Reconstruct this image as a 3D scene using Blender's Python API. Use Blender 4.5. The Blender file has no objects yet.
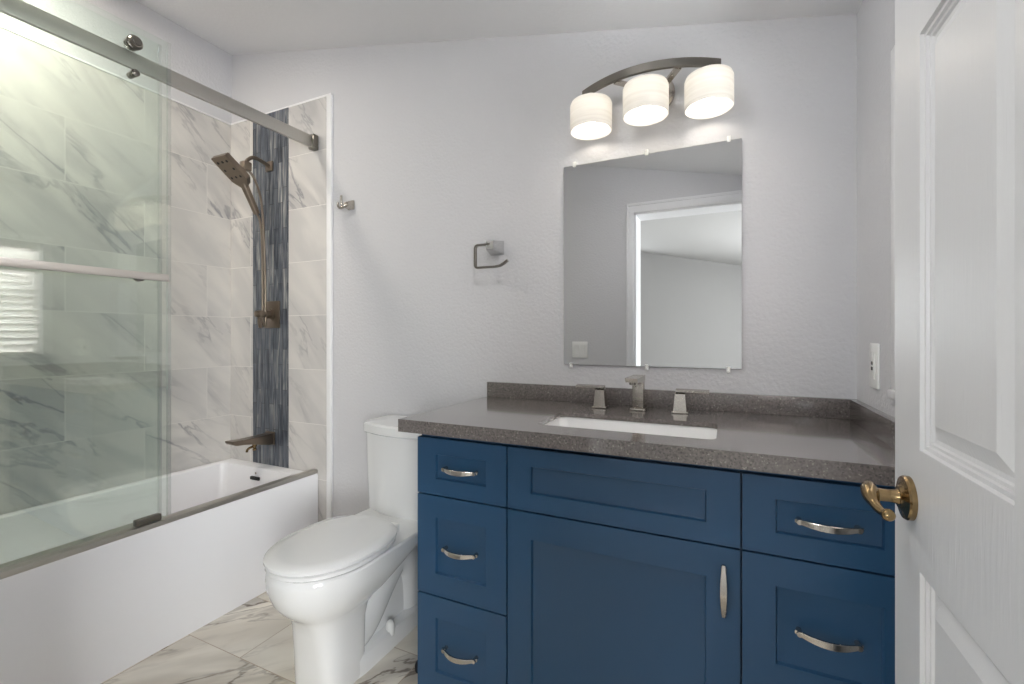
import bpy, bmesh, math, random
from mathutils import Vector, Matrix
from math import sin, cos, pi, radians, sqrt

random.seed(4)
scn = bpy.context.scene
COL = scn.collection

# ------------------------------------------------------------------ camera, world, exposure
cam_d = bpy.data.cameras.new('camera')
cam = bpy.data.objects.new('camera', cam_d); COL.objects.link(cam)
cam.location = (0, 0, 1.12)
cam.rotation_euler = (radians(90), 0, radians(25.1))
cam_d.sensor_width = 36.0
cam_d.lens = 456 / 1024 * 36
cam_d.shift_y = -6 / 1024
cam_d.clip_start = 0.02
scn.camera = cam

world = bpy.data.worlds.new('sky'); scn.world = world
world.use_nodes = True
bg = world.node_tree.nodes['Background']
bg.inputs['Color'].default_value = (0.80, 0.90, 1.0, 1)
bg.inputs['Strength'].default_value = 1.6

vs = scn.view_settings
vs.view_transform = 'Standard'; vs.look = 'None'; vs.exposure = 0.26; vs.gamma = 1.0
vs.use_curve_mapping = False
cy = scn.cycles
cy.use_denoising = True
cy.max_bounces = 10; cy.diffuse_bounces = 6; cy.glossy_bounces = 5
cy.transmission_bounces = 6; cy.transparent_max_bounces = 16
cy.caustics_reflective = False; cy.caustics_refractive = False
cy.sample_clamp_indirect = 4.0
cy.blur_glossy = 0.5

def lamp(name, kind, loc, energy, color=(1, 1, 1), size=None, size_y=None, rot=None, radius=None):
    d = bpy.data.lights.new(name, kind); d.energy = energy; d.color = color
    if kind == 'AREA':
        d.shape = 'RECTANGLE'; d.size = size; d.size_y = size_y
    if radius: d.shadow_soft_size = radius
    o = bpy.data.objects.new(name, d); COL.objects.link(o); o.location = loc
    if rot: o.rotation_euler = rot
    return o
# daylight at the bathroom window (outside the right wall), and fill lamps at two added bedroom windows
lamp('window_daylight', 'AREA', (0.72, 0.985, 1.5), 270, (0.97, 0.985, 1.0), 0.8, 0.9, (0, radians(90), 0))
lamp('bedroom_fill_light', 'AREA', (-2.1, -4.05, 1.5), 60, (0.98, 0.985, 1.0), 1.6, 1.25, (radians(90), 0, 0))
lamp('bedroom_side_fill_light', 'AREA', (1.68, -1.7, 1.1), 200, (0.98, 0.985, 1.0), 1.25, 1.8, (0, radians(90), 0))
VANITY_BULB = 0.5      # watts per bulb
DRUM_FILL = 22.0    # watts, added fill light in the drum over the bathroom floor

TUB_LAMP = 11.0         # watts, warm light over the bathtub

# ------------------------------------------------------------------ key dimensions
D = 1.65            # back wall plane y
XR = 0.351          # right wall plane x
XL = -2.51          # left wall plane x
YF = 0.085          # front wall inner face
TF = 1.637          # tile face on back wall
def ceil_z(x): return 2.696 - 0.219 * (x + 2.507)

# ------------------------------------------------------------------ materials
def new_mat(name):
    m = bpy.data.materials.new(name); m.use_nodes = True
    nt = m.node_tree
    return m, nt, nt.nodes['Principled BSDF']
def srgb(r, g, b):
    f = lambda c: (c / 255 / 12.92) if c / 255 <= 0.04045 else ((c / 255 + 0.055) / 1.055) ** 2.4
    return (f(r), f(g), f(b), 1)
def N(nt, t, **kw):
    n = nt.nodes.new(t)
    for k, v in kw.items():
        if k.startswith('i_'):
            n.inputs[k[2:].replace('_', ' ')].default_value = v
        else: setattr(n, k, v)
    return n
def math_n(nt, op, a, b=None, clamp=False):
    n = nt.nodes.new('ShaderNodeMath'); n.operation = op; n.use_clamp = clamp
    for i, v in enumerate((a, b)):
        if v is None: continue
        if isinstance(v, (int, float)): n.inputs[i].default_value = v
        else: nt.links.new(v, n.inputs[i])
    return n.outputs[0]
def maprange(nt, val, a, b, c, d, smooth=False):
    n = nt.nodes.new('ShaderNodeMapRange')
    if smooth: n.interpolation_type = 'SMOOTHSTEP'
    nt.links.new(val, n.inputs['Value'])
    for k, v in zip(('From Min', 'From Max', 'To Min', 'To Max'), (a, b, c, d)): n.inputs[k].default_value = v
    return n.outputs[0]
def mixc(nt, fac, a, b):
    n = nt.nodes.new('ShaderNodeMix'); n.data_type = 'RGBA'
    for s, v in ((n.inputs[0], fac), (n.inputs[6], a), (n.inputs[7], b)):
        if isinstance(v, (int, float, tuple)): s.default_value = v
        else: nt.links.new(v, s)
    return n.outputs[2]
def bump(nt, bsdf, height, strength=0.2, dist=0.002):
    b = nt.nodes.new('ShaderNodeBump'); b.inputs['Strength'].default_value = strength
    b.inputs['Distance'].default_value = dist
    nt.links.new(height, b.inputs['Height']); nt.links.new(b.outputs[0], bsdf.inputs['Normal'])
def plain(name, col, rough=0.5, metal=0.0, noise=0.03, nscale=30, bumps=None, coat=0.0, spec=None):
    m, nt, b = new_mat(name)
    tc = N(nt, 'ShaderNodeTexCoord')
    nz = N(nt, 'ShaderNodeTexNoise', i_Scale=nscale, i_Detail=3.0)
    nt.links.new(tc.outputs['Object'], nz.inputs['Vector'])
    c1 = tuple(max(0, c * (1 - noise)) for c in col[:3]) + (1,)
    c2 = tuple(min(1, c * (1 + noise)) for c in col[:3]) + (1,)
    nt.links.new(mixc(nt, nz.outputs[0], c1, c2), b.inputs['Base Color'])
    b.inputs['Roughness'].default_value = rough; b.inputs['Metallic'].default_value = metal
    if coat: b.inputs['Coat Weight'].default_value = coat; b.inputs['Coat Roughness'].default_value = 0.05
    if spec is not None: b.inputs['Specular IOR Level'].default_value = spec
    if bumps:
        n2 = N(nt, 'ShaderNodeTexNoise', i_Scale=bumps[0], i_Detail=2.0)
        nt.links.new(tc.outputs['Object'], n2.inputs['Vector'])
        bump(nt, b, n2.outputs[0], bumps[1], bumps[2])
    return m
def brushed(name, col, rough, stretch=(60, 60, 60), var=0.03):
    m, nt, b = new_mat(name)
    tc = N(nt, 'ShaderNodeTexCoord'); mp = N(nt, 'ShaderNodeMapping'); mp.inputs['Scale'].default_value = stretch
    nz = N(nt, 'ShaderNodeTexNoise', i_Scale=2.0, i_Detail=3.0)
    nt.links.new(tc.outputs['Object'], mp.inputs['Vector']); nt.links.new(mp.outputs[0], nz.inputs['Vector'])
    nt.links.new(maprange(nt, nz.outputs[0], 0.3, 0.7, rough * (1 - var * 2), rough * (1 + var * 2)), b.inputs['Roughness'])
    b.inputs['Base Color'].default_value = col; b.inputs['Metallic'].default_value = 1
    return m

def uv_nodes(nt, au, u0, v0, av='Z'):
    tc = N(nt, 'ShaderNodeTexCoord'); sp = N(nt, 'ShaderNodeSeparateXYZ')
    nt.links.new(tc.outputs['Object'], sp.inputs[0])
    u = math_n(nt, 'SUBTRACT', sp.outputs[au], u0); v = math_n(nt, 'SUBTRACT', sp.outputs[av], v0)
    cb = N(nt, 'ShaderNodeCombineXYZ'); nt.links.new(u, cb.inputs[0]); nt.links.new(v, cb.inputs[1])
    return cb.outputs[0], u, v
def brick(nt, vec, w, h, mortar, smooth=0.1, off=0.5):
    br = N(nt, 'ShaderNodeTexBrick'); br.offset = off; br.offset_frequency = 2; br.squash = 1.0
    br.inputs['Color1'].default_value = (0, 0, 0, 1); br.inputs['Color2'].default_value = (1, 1, 1, 1)
    br.inputs['Mortar'].default_value = (0.5, 0.5, 0.5, 1)
    br.inputs['Scale'].default_value = 1; br.inputs['Mortar Size'].default_value = mortar
    br.inputs['Mortar Smooth'].default_value = smooth; br.inputs['Bias'].default_value = 0
    br.inputs['Brick Width'].default_value = w; br.inputs['Row Height'].default_value = h
    nt.links.new(vec, br.inputs['Vector']); return br
def marble(name, au, u0, v0, w, h, angle, base, base2, vein, grout, av='Z', mortar=0.0013, amount=1.0, rough=0.16, vscale=1.0):
    m, nt, b = new_mat(name)
    vec, u, v = uv_nodes(nt, au, u0, v0, av)
    br = brick(nt, vec, w, h, mortar)
    rnd = math_n(nt, 'MULTIPLY', br.outputs['Color'], 23.7)
    mp = N(nt, 'ShaderNodeMapping'); mp.inputs['Rotation'].default_value = (0, 0, radians(angle))
    nt.links.new(vec, mp.inputs['Vector'])
    sp = N(nt, 'ShaderNodeSeparateXYZ'); nt.links.new(mp.outputs[0], sp.inputs[0])
    cb = N(nt, 'ShaderNodeCombineXYZ')
    nt.links.new(math_n(nt, 'MULTIPLY', sp.outputs[0], 1.5 * vscale), cb.inputs[0])
    nt.links.new(math_n(nt, 'ADD', math_n(nt, 'MULTIPLY', sp.outputs[1], 5.2 * vscale), rnd), cb.inputs[1])
    nt.links.new(rnd, cb.inputs[2])
    def ridge(scale, dist, wd, detail=5.0, rough_=0.55):
        n = N(nt, 'ShaderNodeTexNoise', i_Scale=scale, i_Detail=detail, i_Distortion=dist, i_Roughness=rough_)
        nt.links.new(cb.outputs[0], n.inputs['Vector'])
        d = math_n(nt, 'ABSOLUTE', math_n(nt, 'SUBTRACT', n.outputs[0], 0.5))
        return maprange(nt, d, 0.0, wd, 1.0, 0.0, True)
    fine = ridge(1.5, 0.5, 0.035)
    broad = ridge(0.8, 0.7, 0.12, 4.0)
    n = N(nt, 'ShaderNodeTexNoise', i_Scale=0.7, i_Detail=3.0); nt.links.new(cb.outputs[0], n.inputs['Vector'])
    gate = maprange(nt, n.outputs[0], 0.42, 0.68, 0.0, 1.0, True)
    f = math_n(nt, 'MULTIPLY', gate, math_n(nt, 'ADD', math_n(nt, 'MULTIPLY', fine, 0.75), math_n(nt, 'MULTIPLY', broad, 0.45)))
    f = math_n(nt, 'MULTIPLY', f, amount, clamp=True)
    n3 = N(nt, 'ShaderNodeTexNoise', i_Scale=1.2, i_Detail=4.0, i_Distortion=0.4); nt.links.new(cb.outputs[0], n3.inputs['Vector'])
    basec = mixc(nt, maprange(nt, n3.outputs[0], 0.36, 0.66, 0, 1, True), base, base2)
    c = mixc(nt, f, basec, vein)
    c = mixc(nt, br.outputs['Fac'], c, grout)
    nt.links.new(c, b.inputs['Base Color'])
    nt.links.new(maprange(nt, br.outputs['Fac'], 0, 1, rough, 0.6), b.inputs['Roughness'])
    bump(nt, b, math_n(nt, 'MULTIPLY', br.outputs['Fac'], -1.0), 0.5, 0.001)
    return m

M = {}
M['paint'] = plain('wall_paint', srgb(209, 209, 212), 0.55, noise=0.01, bumps=(85, 0.42, 0.0045), spec=0.3)
M['ceiling'] = plain('ceiling_paint', srgb(232, 232, 234), 0.8, noise=0.01, bumps=(70, 0.25, 0.004), spec=0.1)
M['trim'] = plain('trim_paint', srgb(236, 236, 238), 0.32, noise=0.01)
M['edge'] = plain('edge_trim_white', srgb(240, 240, 241), 0.3, noise=0.01)
M['door'] = None
M['porcelain'] = plain('white_porcelain', srgb(238, 238, 238), 0.10, noise=0.005, coat=0.5)
M['acrylic'] = plain('white_acrylic', srgb(244, 244, 247), 0.22, noise=0.005)
M['plastic'] = plain('white_plastic', srgb(238, 238, 236), 0.3, noise=0.01)
M['blue'] = plain('blue_cabinet_paint', srgb(36, 74, 108), 0.38, noise=0.03, nscale=8)
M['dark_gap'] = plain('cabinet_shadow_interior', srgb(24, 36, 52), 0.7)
M['nickel'] = brushed('brushed_nickel', srgb(188, 182, 174), 0.26)
M['nickel_dark'] = brushed('brushed_bronze_nickel', srgb(134, 122, 110), 0.30, (60, 60, 60), 0.02)
M['steel'] = brushed('brushed_steel', srgb(190, 187, 181), 0.42)
M['steel_dark'] = brushed('dark_steel', srgb(128, 124, 118), 0.3)
M['satin'] = brushed('satin_nickel_bar', srgb(225, 220, 214), 0.42)
M['chrome'] = plain('chrome', srgb(215, 215, 215), 0.08, 1.0, noise=0.01)
M['brass'] = plain('antique_brass', srgb(150, 128, 94), 0.2, 1.0, noise=0.12, nscale=60)
M['black'] = plain('black_rubber', srgb(14, 14, 15), 0.5)
M['dark_hole'] = plain('dark_recess', srgb(20, 20, 20), 0.6)
M['carpet'] = plain('bedroom_carpet', srgb(150, 147, 142), 0.95, noise=0.15, nscale=200, bumps=(250, 0.6, 0.006))
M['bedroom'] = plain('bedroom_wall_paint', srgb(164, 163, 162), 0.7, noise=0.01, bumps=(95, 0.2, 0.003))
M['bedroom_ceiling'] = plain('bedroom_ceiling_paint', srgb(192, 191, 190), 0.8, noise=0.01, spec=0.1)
M['blind'] = plain('blind_slat_white', srgb(245, 240, 236), 0.45, noise=0.01)
def translucent_blind():
    m = bpy.data.materials.new('translucent_blind_slat'); m.use_nodes = True; nt = m.node_tree; nt.nodes.clear()
    out = N(nt, 'ShaderNodeOutputMaterial'); t = N(nt, 'ShaderNodeBsdfTranslucent'); d = N(nt, 'ShaderNodeBsdfDiffuse')
    for b in (t, d): b.inputs['Color'].default_value = srgb(244, 240, 238)
    a = N(nt, 'ShaderNodeMixShader'); a.inputs[0].default_value = 0.5
    nt.links.new(t.outputs[0], a.inputs[1]); nt.links.new(d.outputs[0], a.inputs[2]); nt.links.new(a.outputs[0], out.inputs['Surface'])
    return m
M['slat'] = translucent_blind()

def door_mat():
    m, nt, b = new_mat('door_woodgrain_white')
    tc = N(nt, 'ShaderNodeTexCoord'); mp = N(nt, 'ShaderNodeMapping'); mp.inputs['Scale'].default_value = (1, 30, 2.2)
    nz = N(nt, 'ShaderNodeTexNoise', i_Scale=4.0, i_Detail=5.0, i_Distortion=1.2)
    nt.links.new(tc.outputs['Object'], mp.inputs['Vector']); nt.links.new(mp.outputs[0], nz.inputs['Vector'])
    b.inputs['Base Color'].default_value = srgb(222, 222, 223); b.inputs['Roughness'].default_value = 0.30
    bump(nt, b, nz.outputs[0], 0.18, 0.003); return m
M['door'] = door_mat()
def quartz():
    m, nt, b = new_mat('dark_quartz')
    tc = N(nt, 'ShaderNodeTexCoord')
    n1 = N(nt, 'ShaderNodeTexVoronoi', i_Scale=330.0); nt.links.new(tc.outputs['Object'], n1.inputs['Vector'])
    n2 = N(nt, 'ShaderNodeTexNoise', i_Scale=160.0, i_Detail=2.0); nt.links.new(tc.outputs['Object'], n2.inputs['Vector'])
    c = mixc(nt, maprange(nt, n2.outputs[0], 0.35, 0.65, 0, 1), srgb(98, 93, 91), srgb(120, 113, 110))
    sep = N(nt, 'ShaderNodeSeparateColor'); nt.links.new(n1.outputs['Color'], sep.inputs[0])
    c = mixc(nt, maprange(nt, sep.outputs[0], 0.94, 0.97, 0, 0.45), c, srgb(172, 166, 160))
    c = mixc(nt, maprange(nt, sep.outputs[1], 0.88, 0.95, 0, 0.6), c, srgb(70, 66, 66))
    nt.links.new(c, b.inputs['Base Color']); b.inputs['Roughness'].default_value = 0.16; b.inputs['Coat Weight'].default_value = 0.8; b.inputs['Coat Roughness'].default_value = 0.08
    return m
M['quartz'] = quartz()
M['tile_left'] = marble('marble_tile_left', 'Y', 0.933, -0.131, 0.576, 0.271, 42,
                        srgb(222, 219, 214), srgb(206, 204, 201), srgb(150, 149, 152), srgb(224, 221, 216), amount=0.85)
M['tile_back'] = marble('marble_tile_back', 'X', -2.62, -0.131, 0.576, 0.271, 48,
                        srgb(214, 211, 207), srgb(200, 198, 196), srgb(148, 147, 150), srgb(222, 219, 214), amount=0.85)
M['tile_floor'] = marble('marble_floor_tile', 'X', -1.531, 0.764, 0.576, 0.271, -48,
                         srgb(236, 230, 218), srgb(222, 214, 200), srgb(136, 126, 116), srgb(176, 158, 140), av='Y',
                         mortar=0.0016, amount=1.0, rough=0.2, vscale=1.1)
def mosaic():
    m, nt, b = new_mat('blue_glass_mosaic')
    vec, u, v = uv_nodes(nt, 'Z', 0.0, -2.314, 'X')
    br = brick(nt, vec, 0.21, 0.0338, 0.0011, 0.1, 0.37)
    rnd = br.outputs['Color']
    tc = N(nt, 'ShaderNodeTexCoord'); mp = N(nt, 'ShaderNodeMapping'); mp.inputs['Scale'].default_value = (85, 1, 7)
    nt.links.new(tc.outputs['Object'], mp.inputs['Vector'])
    nz = N(nt, 'ShaderNodeTexNoise', i_Scale=1.0, i_Detail=4.0, i_Distortion=0.6)
    nt.links.new(mp.outputs[0], nz.inputs['Vector'])
    ramp = N(nt, 'ShaderNodeValToRGB'); e = ramp.color_ramp
    e.elements[0].position = 0.1; e.elements[0].color = srgb(44, 48, 56)
    e.elements[1].position = 0.95; e.elements[1].color = srgb(168, 168, 166)
    for p, c in ((0.35, srgb(72, 78, 88)), (0.6, srgb(104, 108, 114))):
        x = e.elements.new(p); x.color = c
    nt.links.new(math_n(nt, 'ADD', math_n(nt, 'MULTIPLY', rnd, 0.35), maprange(nt, nz.outputs[0], 0.28, 0.74, 0.0, 0.65)), ramp.inputs[0])
    c = mixc(nt, br.outputs['Fac'], ramp.outputs[0], srgb(58, 60, 64))
    nt.links.new(c, b.inputs['Base Color']); b.inputs['Roughness'].default_value = 0.14
    bump(nt, b, math_n(nt, 'MULTIPLY', br.outputs['Fac'], -1.0), 0.6, 0.001)
    return m
M['mosaic'] = mosaic()
def arch_glass(name, tint, refl=1.0, edge=None):
    """Sheet glass: coloured transparency plus Schlick reflection on every face."""
    m = bpy.data.materials.new(name); m.use_nodes = True; nt = m.node_tree; nt.nodes.clear()
    out = N(nt, 'ShaderNodeOutputMaterial')
    lw = N(nt, 'ShaderNodeLayerWeight'); lw.inputs['Blend'].default_value = 0.5
    p5 = math_n(nt, 'POWER', lw.outputs['Facing'], 5.0)
    fac = math_n(nt, 'ADD', math_n(nt, 'MULTIPLY', p5, 0.95), 0.045 * refl, clamp=True)
    tr = N(nt, 'ShaderNodeBsdfTransparent'); tr.inputs['Color'].default_value = tint
    gl = N(nt, 'ShaderNodeBsdfGlossy'); gl.inputs['Roughness'].default_value = 0.0
    gl.inputs['Color'].default_value = (1, 1, 1, 1)
    mx = N(nt, 'ShaderNodeMixShader'); nt.links.new(fac, mx.inputs[0])
    nt.links.new(tr.outputs[0], mx.inputs[1]); nt.links.new(gl.outputs[0], mx.inputs[2])
    nt.links.new(mx.outputs[0], out.inputs['Surface'])
    return m
M['glass'] = arch_glass('green_tinted_glass', (0.957, 0.986, 0.968, 1), 1.5)
M['window_glass'] = arch_glass('clear_window_glass', (0.97, 0.98, 0.975, 1))
M['seal'] = arch_glass('clear_plastic_seal', (0.90, 0.91, 0.91, 1), 2.5)
def mirror_mat():
    m, nt, b = new_mat('silvered_mirror')
    b.inputs['Base Color'].default_value = (0.76, 0.765, 0.765, 1); b.inputs['Metallic'].default_value = 1
    b.inputs['Roughness'].default_value = 0.0; return m
M['mirror'] = mirror_mat()
def shade_mat():
    m = bpy.data.materials.new('frosted_shade_glass'); m.use_nodes = True; nt = m.node_tree; nt.nodes.clear()
    out = N(nt, 'ShaderNodeOutputMaterial')
    tc = N(nt, 'ShaderNodeTexCoord'); mp = N(nt, 'ShaderNodeMapping'); mp.inputs['Scale'].default_value = (5, 5, 120)
    nz = N(nt, 'ShaderNodeTexNoise', i_Scale=1.0, i_Detail=3.0)
    nt.links.new(tc.outputs['Object'], mp.inputs['Vector']); nt.links.new(mp.outputs[0], nz.inputs['Vector'])
    col = mixc(nt, maprange(nt, nz.outputs[0], 0.3, 0.7, 0, 1), (0.86, 0.84, 0.80, 1), (0.97, 0.955, 0.92, 1))
    t = N(nt, 'ShaderNodeBsdfTranslucent'); d = N(nt, 'ShaderNodeBsdfDiffuse')
    nt.links.new(col, t.inputs['Color']); nt.links.new(col, d.inputs['Color'])
    a = N(nt, 'ShaderNodeMixShader'); a.inputs[0].default_value = 0.66
    nt.links.new(t.outputs[0], a.inputs[1]); nt.links.new(d.outputs[0], a.inputs[2])
    em = N(nt, 'ShaderNodeEmission'); nt.links.new(col, em.inputs['Color']); em.inputs['Strength'].default_value = 0.05
    s = N(nt, 'ShaderNodeAddShader'); nt.links.new(a.outputs[0], s.inputs[0]); nt.links.new(em.outputs[0], s.inputs[1])
    nt.links.new(s.outputs[0], out.inputs['Surface']); return m
M['shade'] = shade_mat()
def emit(name, col, s):
    m = bpy.data.materials.new(name); m.use_nodes = True; nt = m.node_tree; nt.nodes.clear()
    out = N(nt, 'ShaderNodeOutputMaterial'); e = N(nt, 'ShaderNodeEmission')
    e.inputs['Color'].default_value = col; e.inputs['Strength'].default_value = s
    nt.links.new(e.outputs[0], out.inputs['Surface']); return m
M['bulb'] = emit('lit_bulb', (1.0, 0.93, 0.82, 1), 16.0)
M['lens'] = emit('lit_lens', (1.0, 0.97, 0.92, 1), 4.0)

# ------------------------------------------------------------------ mesh helpers
ORIG = {}
def root(name, loc, label, cat, group=None):
    o = bpy.data.objects.new(name, None); o.empty_display_size = 0.05; COL.objects.link(o)
    o.location = loc; ORIG[o.name] = Vector(loc); tag(o, label, cat, group); return o
def tag(o, label=None, cat=None, group=None, kind=None):
    if label: o['label'] = label
    if cat: o['category'] = cat
    if group: o['group'] = group
    if kind: o['kind'] = kind
    return o
def obj(name, bm, mat, parent=None, ang=35, smooth=True, origin=None):
    """link bm (world coordinates) as ONE mesh object under parent"""
    og = Vector(origin) if origin is not None else Vector((0, 0, 0))
    base = ORIG.get(parent.name, Vector((0, 0, 0))) if parent else Vector((0, 0, 0))
    pivot = og if origin is not None else base
    bmesh.ops.recalc_face_normals(bm, faces=bm.faces)
    for v in bm.verts: v.co -= pivot
    me = bpy.data.meshes.new(name); 
    for f in bm.faces: f.smooth = smooth
    bm.to_mesh(me); bm.free()
    if smooth: me.set_sharp_from_angle(angle=radians(ang))
    if mat: me.materials.append(mat)
    o = bpy.data.objects.new(name, me); COL.objects.link(o)
    if parent: o.parent = parent
    o.location = pivot - base if origin is not None else (0, 0, 0)
    if not parent and origin is None: o.location = (0, 0, 0)
    ORIG[o.name] = pivot
    return o
def B(): return bmesh.new()
def box(bm, x0, x1, y0, y1, z0, z1, bev=0.0, seg=2):
    r = bmesh.ops.create_cube(bm, size=1)
    vs_ = r['verts']
    bmesh.ops.scale(bm, vec=(x1 - x0, y1 - y0, z1 - z0), verts=vs_)
    bmesh.ops.translate(bm, vec=((x0 + x1) / 2, (y0 + y1) / 2, (z0 + z1) / 2), verts=vs_)
    if bev > 0:
        es = list({e for v in vs_ for e in v.link_edges})
        bmesh.ops.bevel(bm, geom=es, offset=bev, segments=seg, profile=0.5, affect='EDGES')
    return bm
def loft(bm, rings, cap0=True, cap1=True, close=False):
    vr = [[bm.verts.new(p) for p in r] for r in rings]
    n = len(vr[0]); m = len(vr)
    for i in range(m if close else m - 1):
        a, b = vr[i], vr[(i + 1) % m]
        for j in range(n):
            k = (j + 1) % n
            bm.faces.new((a[j], a[k], b[k], b[j]))
    if not close:
        if cap0: bm.faces.new(vr[0][::-1])
        if cap1: bm.faces.new(vr[-1])
    return bm
def rr(cx, cy_, hx, hy, r, z, n=6):
    """rounded rectangle ring in the xy plane"""
    r = min(r, hx - 1e-4, hy - 1e-4); pts = []
    for qx, qy, a0 in ((1, 1, 0), (-1, 1, 90), (-1, -1, 180), (1, -1, 270)):
        for i in range(n + 1):
            a = radians(a0 + 90 * i / n)
            pts.append(Vector((cx + qx * (hx - r) + r * cos(a), cy_ + qy * (hy - r) + r * sin(a), z)))
    return pts
def circle_ring(c, axis, r, n=20, ry=None):
    c = Vector(c); axis = Vector(axis).normalized()
    up = Vector((0, 0, 1)) if abs(axis.z) < 0.9 else Vector((0, 1, 0))
    s = axis.cross(up).normalized(); u = s.cross(axis).normalized(); ry = ry or r
    return [c + s * (r * cos(2 * pi * i / n)) + u * (ry * sin(2 * pi * i / n)) for i in range(n)]
def lathe(bm, p, axis, prof, n=24):
    """prof: list of (distance along axis, radius)"""
    p = Vector(p); axis = Vector(axis).normalized()
    loft(bm, [circle_ring(p + axis * d, axis, max(r, 1e-4), n) for d, r in prof]); return bm
def sweep(bm, pts, prof, side):
    """prof: closed list of (a,b): a along side, b along side x tangent; side: fixed Vector perpendicular to the path"""
    pts = [Vector(p) for p in pts]; side = Vector(side).normalized(); rings = []
    for i, p in enumerate(pts):
        t = (pts[min(i + 1, len(pts) - 1)] - pts[max(i - 1, 0)]).normalized()
        b = side.cross(t).normalized()
        pr = prof(i / (len(pts) - 1)) if callable(prof) else prof
        rings.append([p + side * a + b * c for a, c in pr])
    return loft(bm, rings)
def tube(bm, pts, r, n=10):
    pts = [Vector(p) for p in pts]; rings = []; nrm = None
    for i, p in enumerate(pts):
        t = (pts[min(i + 1, len(pts) - 1)] - pts[max(i - 1, 0)]).normalized()
        if nrm is None:
            nrm = t.orthogonal().normalized()
        nrm = (nrm - t * nrm.dot(t)).normalized(); b = t.cross(nrm)
        ra = r(i / (len(pts) - 1)) if callable(r) else r
        rings.append([p + nrm * (ra * cos(2 * pi * k / n)) + b * (ra * sin(2 * pi * k / n)) for k in range(n)])
    return loft(bm, rings)
def spline(ctrl, n=8):
    """Catmull-Rom through the control points"""
    P = [Vector(c) for c in ctrl]; P = [P[0] * 2 - P[1]] + P + [P[-1] * 2 - P[-2]]; out = []
    for i in range(1, len(P) - 2):
        a, b, c, d = P[i - 1:i + 3]
        for k in range(n):
            t = k / n
            out.append(0.5 * ((2 * b) + (c - a) * t + (2 * a - 5 * b + 4 * c - d) * t * t + (3 * b - a - 3 * c + d) * t ** 3))
    out.append(P[-2]); return out
def rect_prof(a, b, bev=0.0):
    if bev <= 0: return [(-a, -b), (a, -b), (a, b), (-a, b)]
    return [(-a + bev, -b), (a - bev, -b), (a, -b + bev), (a, b - bev), (a - bev, b), (-a + bev, b), (-a, b - bev), (-a, -b + bev)]
def sphere(bm, c, r, sc=(1, 1, 1), u=20, v=12):
    ret = bmesh.ops.create_uvsphere(bm, u_segments=u, v_segments=v, radius=r)
    bmesh.ops.scale(bm, vec=sc, verts=ret['verts']); bmesh.ops.translate(bm, vec=c, verts=ret['verts']); return bm
def panelled(bm, P, us, vs_, panels, rings, th):
    """slab whose front face is a grid us x vs_; cells named in panels (i,j) get nested rings [(inset, depth)].
    P(u, v, d) gives a point, d = depth behind the front face"""
    for i in range(len(us) - 1):
        for j in range(len(vs_) - 1):
            a, b, c, d = us[i], us[i + 1], vs_[j], vs_[j + 1]
            def ring(ins, dep): return [bm.verts.new(P(x, y, dep)) for x, y in ((a + ins, c + ins), (b - ins, c + ins), (b - ins, d - ins), (a + ins, d - ins))]
            if (i, j) in panels:
                prev = None
                for ins, dep in rings:
                    r = ring(ins, dep)
                    if prev:
                        for k in range(4): bm.faces.new((prev[k], prev[(k + 1) % 4], r[(k + 1) % 4], r[k]))
                    prev = r
                bm.faces.new(prev)
            else:
                bm.faces.new(ring(0, 0))
    u0, u1, v0, v1 = us[0], us[-1], vs_[0], vs_[-1]
    # sides and back
    for i in range(len(us) - 1):
        for vv in (v0, v1):
            bm.faces.new([bm.verts.new(p) for p in (P(us[i], vv, 0), P(us[i + 1], vv, 0), P(us[i + 1], vv, th), P(us[i], vv, th))])
    for j in range(len(vs_) - 1):
        for uu in (u0, u1):
            bm.faces.new([bm.verts.new(p) for p in (P(uu, vs_[j], 0), P(uu, vs_[j + 1], 0), P(uu, vs_[j + 1], th), P(uu, vs_[j], th))])
    for i in range(len(us) - 1):
        for j in range(len(vs_) - 1):
            bm.faces.new([bm.verts.new(P(x, y, th)) for x, y in ((us[i], vs_[j]), (us[i + 1], vs_[j]), (us[i + 1], vs_[j + 1]), (us[i], vs_[j + 1]))])
    bmesh.ops.remove_doubles(bm, verts=bm.verts, dist=1e-5); return bm
def structure(name, bm, mat, label, cat, parent=None, **kw):
    o = obj(name, bm, mat, parent, **kw)
    if not parent: tag(o, label, cat, kind='structure')
    return o
def hexa(bm, pts):
    """box from eight points: bottom four then top four"""
    v = [bm.verts.new(p) for p in pts]
    for f in ((0, 3, 2, 1), (4, 5, 6, 7), (0, 1, 5, 4), (1, 2, 6, 5), (2, 3, 7, 6), (3, 0, 4, 7)): bm.faces.new([v[i] for i in f])
    return bm

# ------------------------------------------------------------------ the room
BX0, BX1, BY = -3.05, 1.5, -3.86         # bedroom beyond the doorway
bm = B(); box(bm, XL - 0.1, XR + 0.1, -0.02, D + 0.1, -0.06, 0)
structure('floor', bm, M['tile_floor'], 'marble look tiled bathroom floor with grey brown veins', 'floor')
bm = B(); box(bm, BX0 - 0.1, BX1 + 0.1, BY - 0.1, -0.02, -0.06, 0)
structure('floor_bedroom', bm, M['carpet'], 'beige carpeted bedroom floor beyond the doorway', 'floor')
def ceiling_slab(x0, x1, y0, y1):
    return hexa(B(), [(x0, y0, ceil_z(x0)), (x1, y0, ceil_z(x1)), (x1, y1, ceil_z(x1)), (x0, y1, ceil_z(x0)),
                      (x0, y0, ceil_z(x0) + .1), (x1, y0, ceil_z(x1) + .1), (x1, y1, ceil_z(x1) + .1), (x0, y1, ceil_z(x0) + .1)])
structure('ceiling', ceiling_slab(XL - 0.1, XR + 0.12, -0.02, D + 0.1), M['ceiling'], 'plain grey white bathroom ceiling sloping down to the right', 'ceiling')
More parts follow.
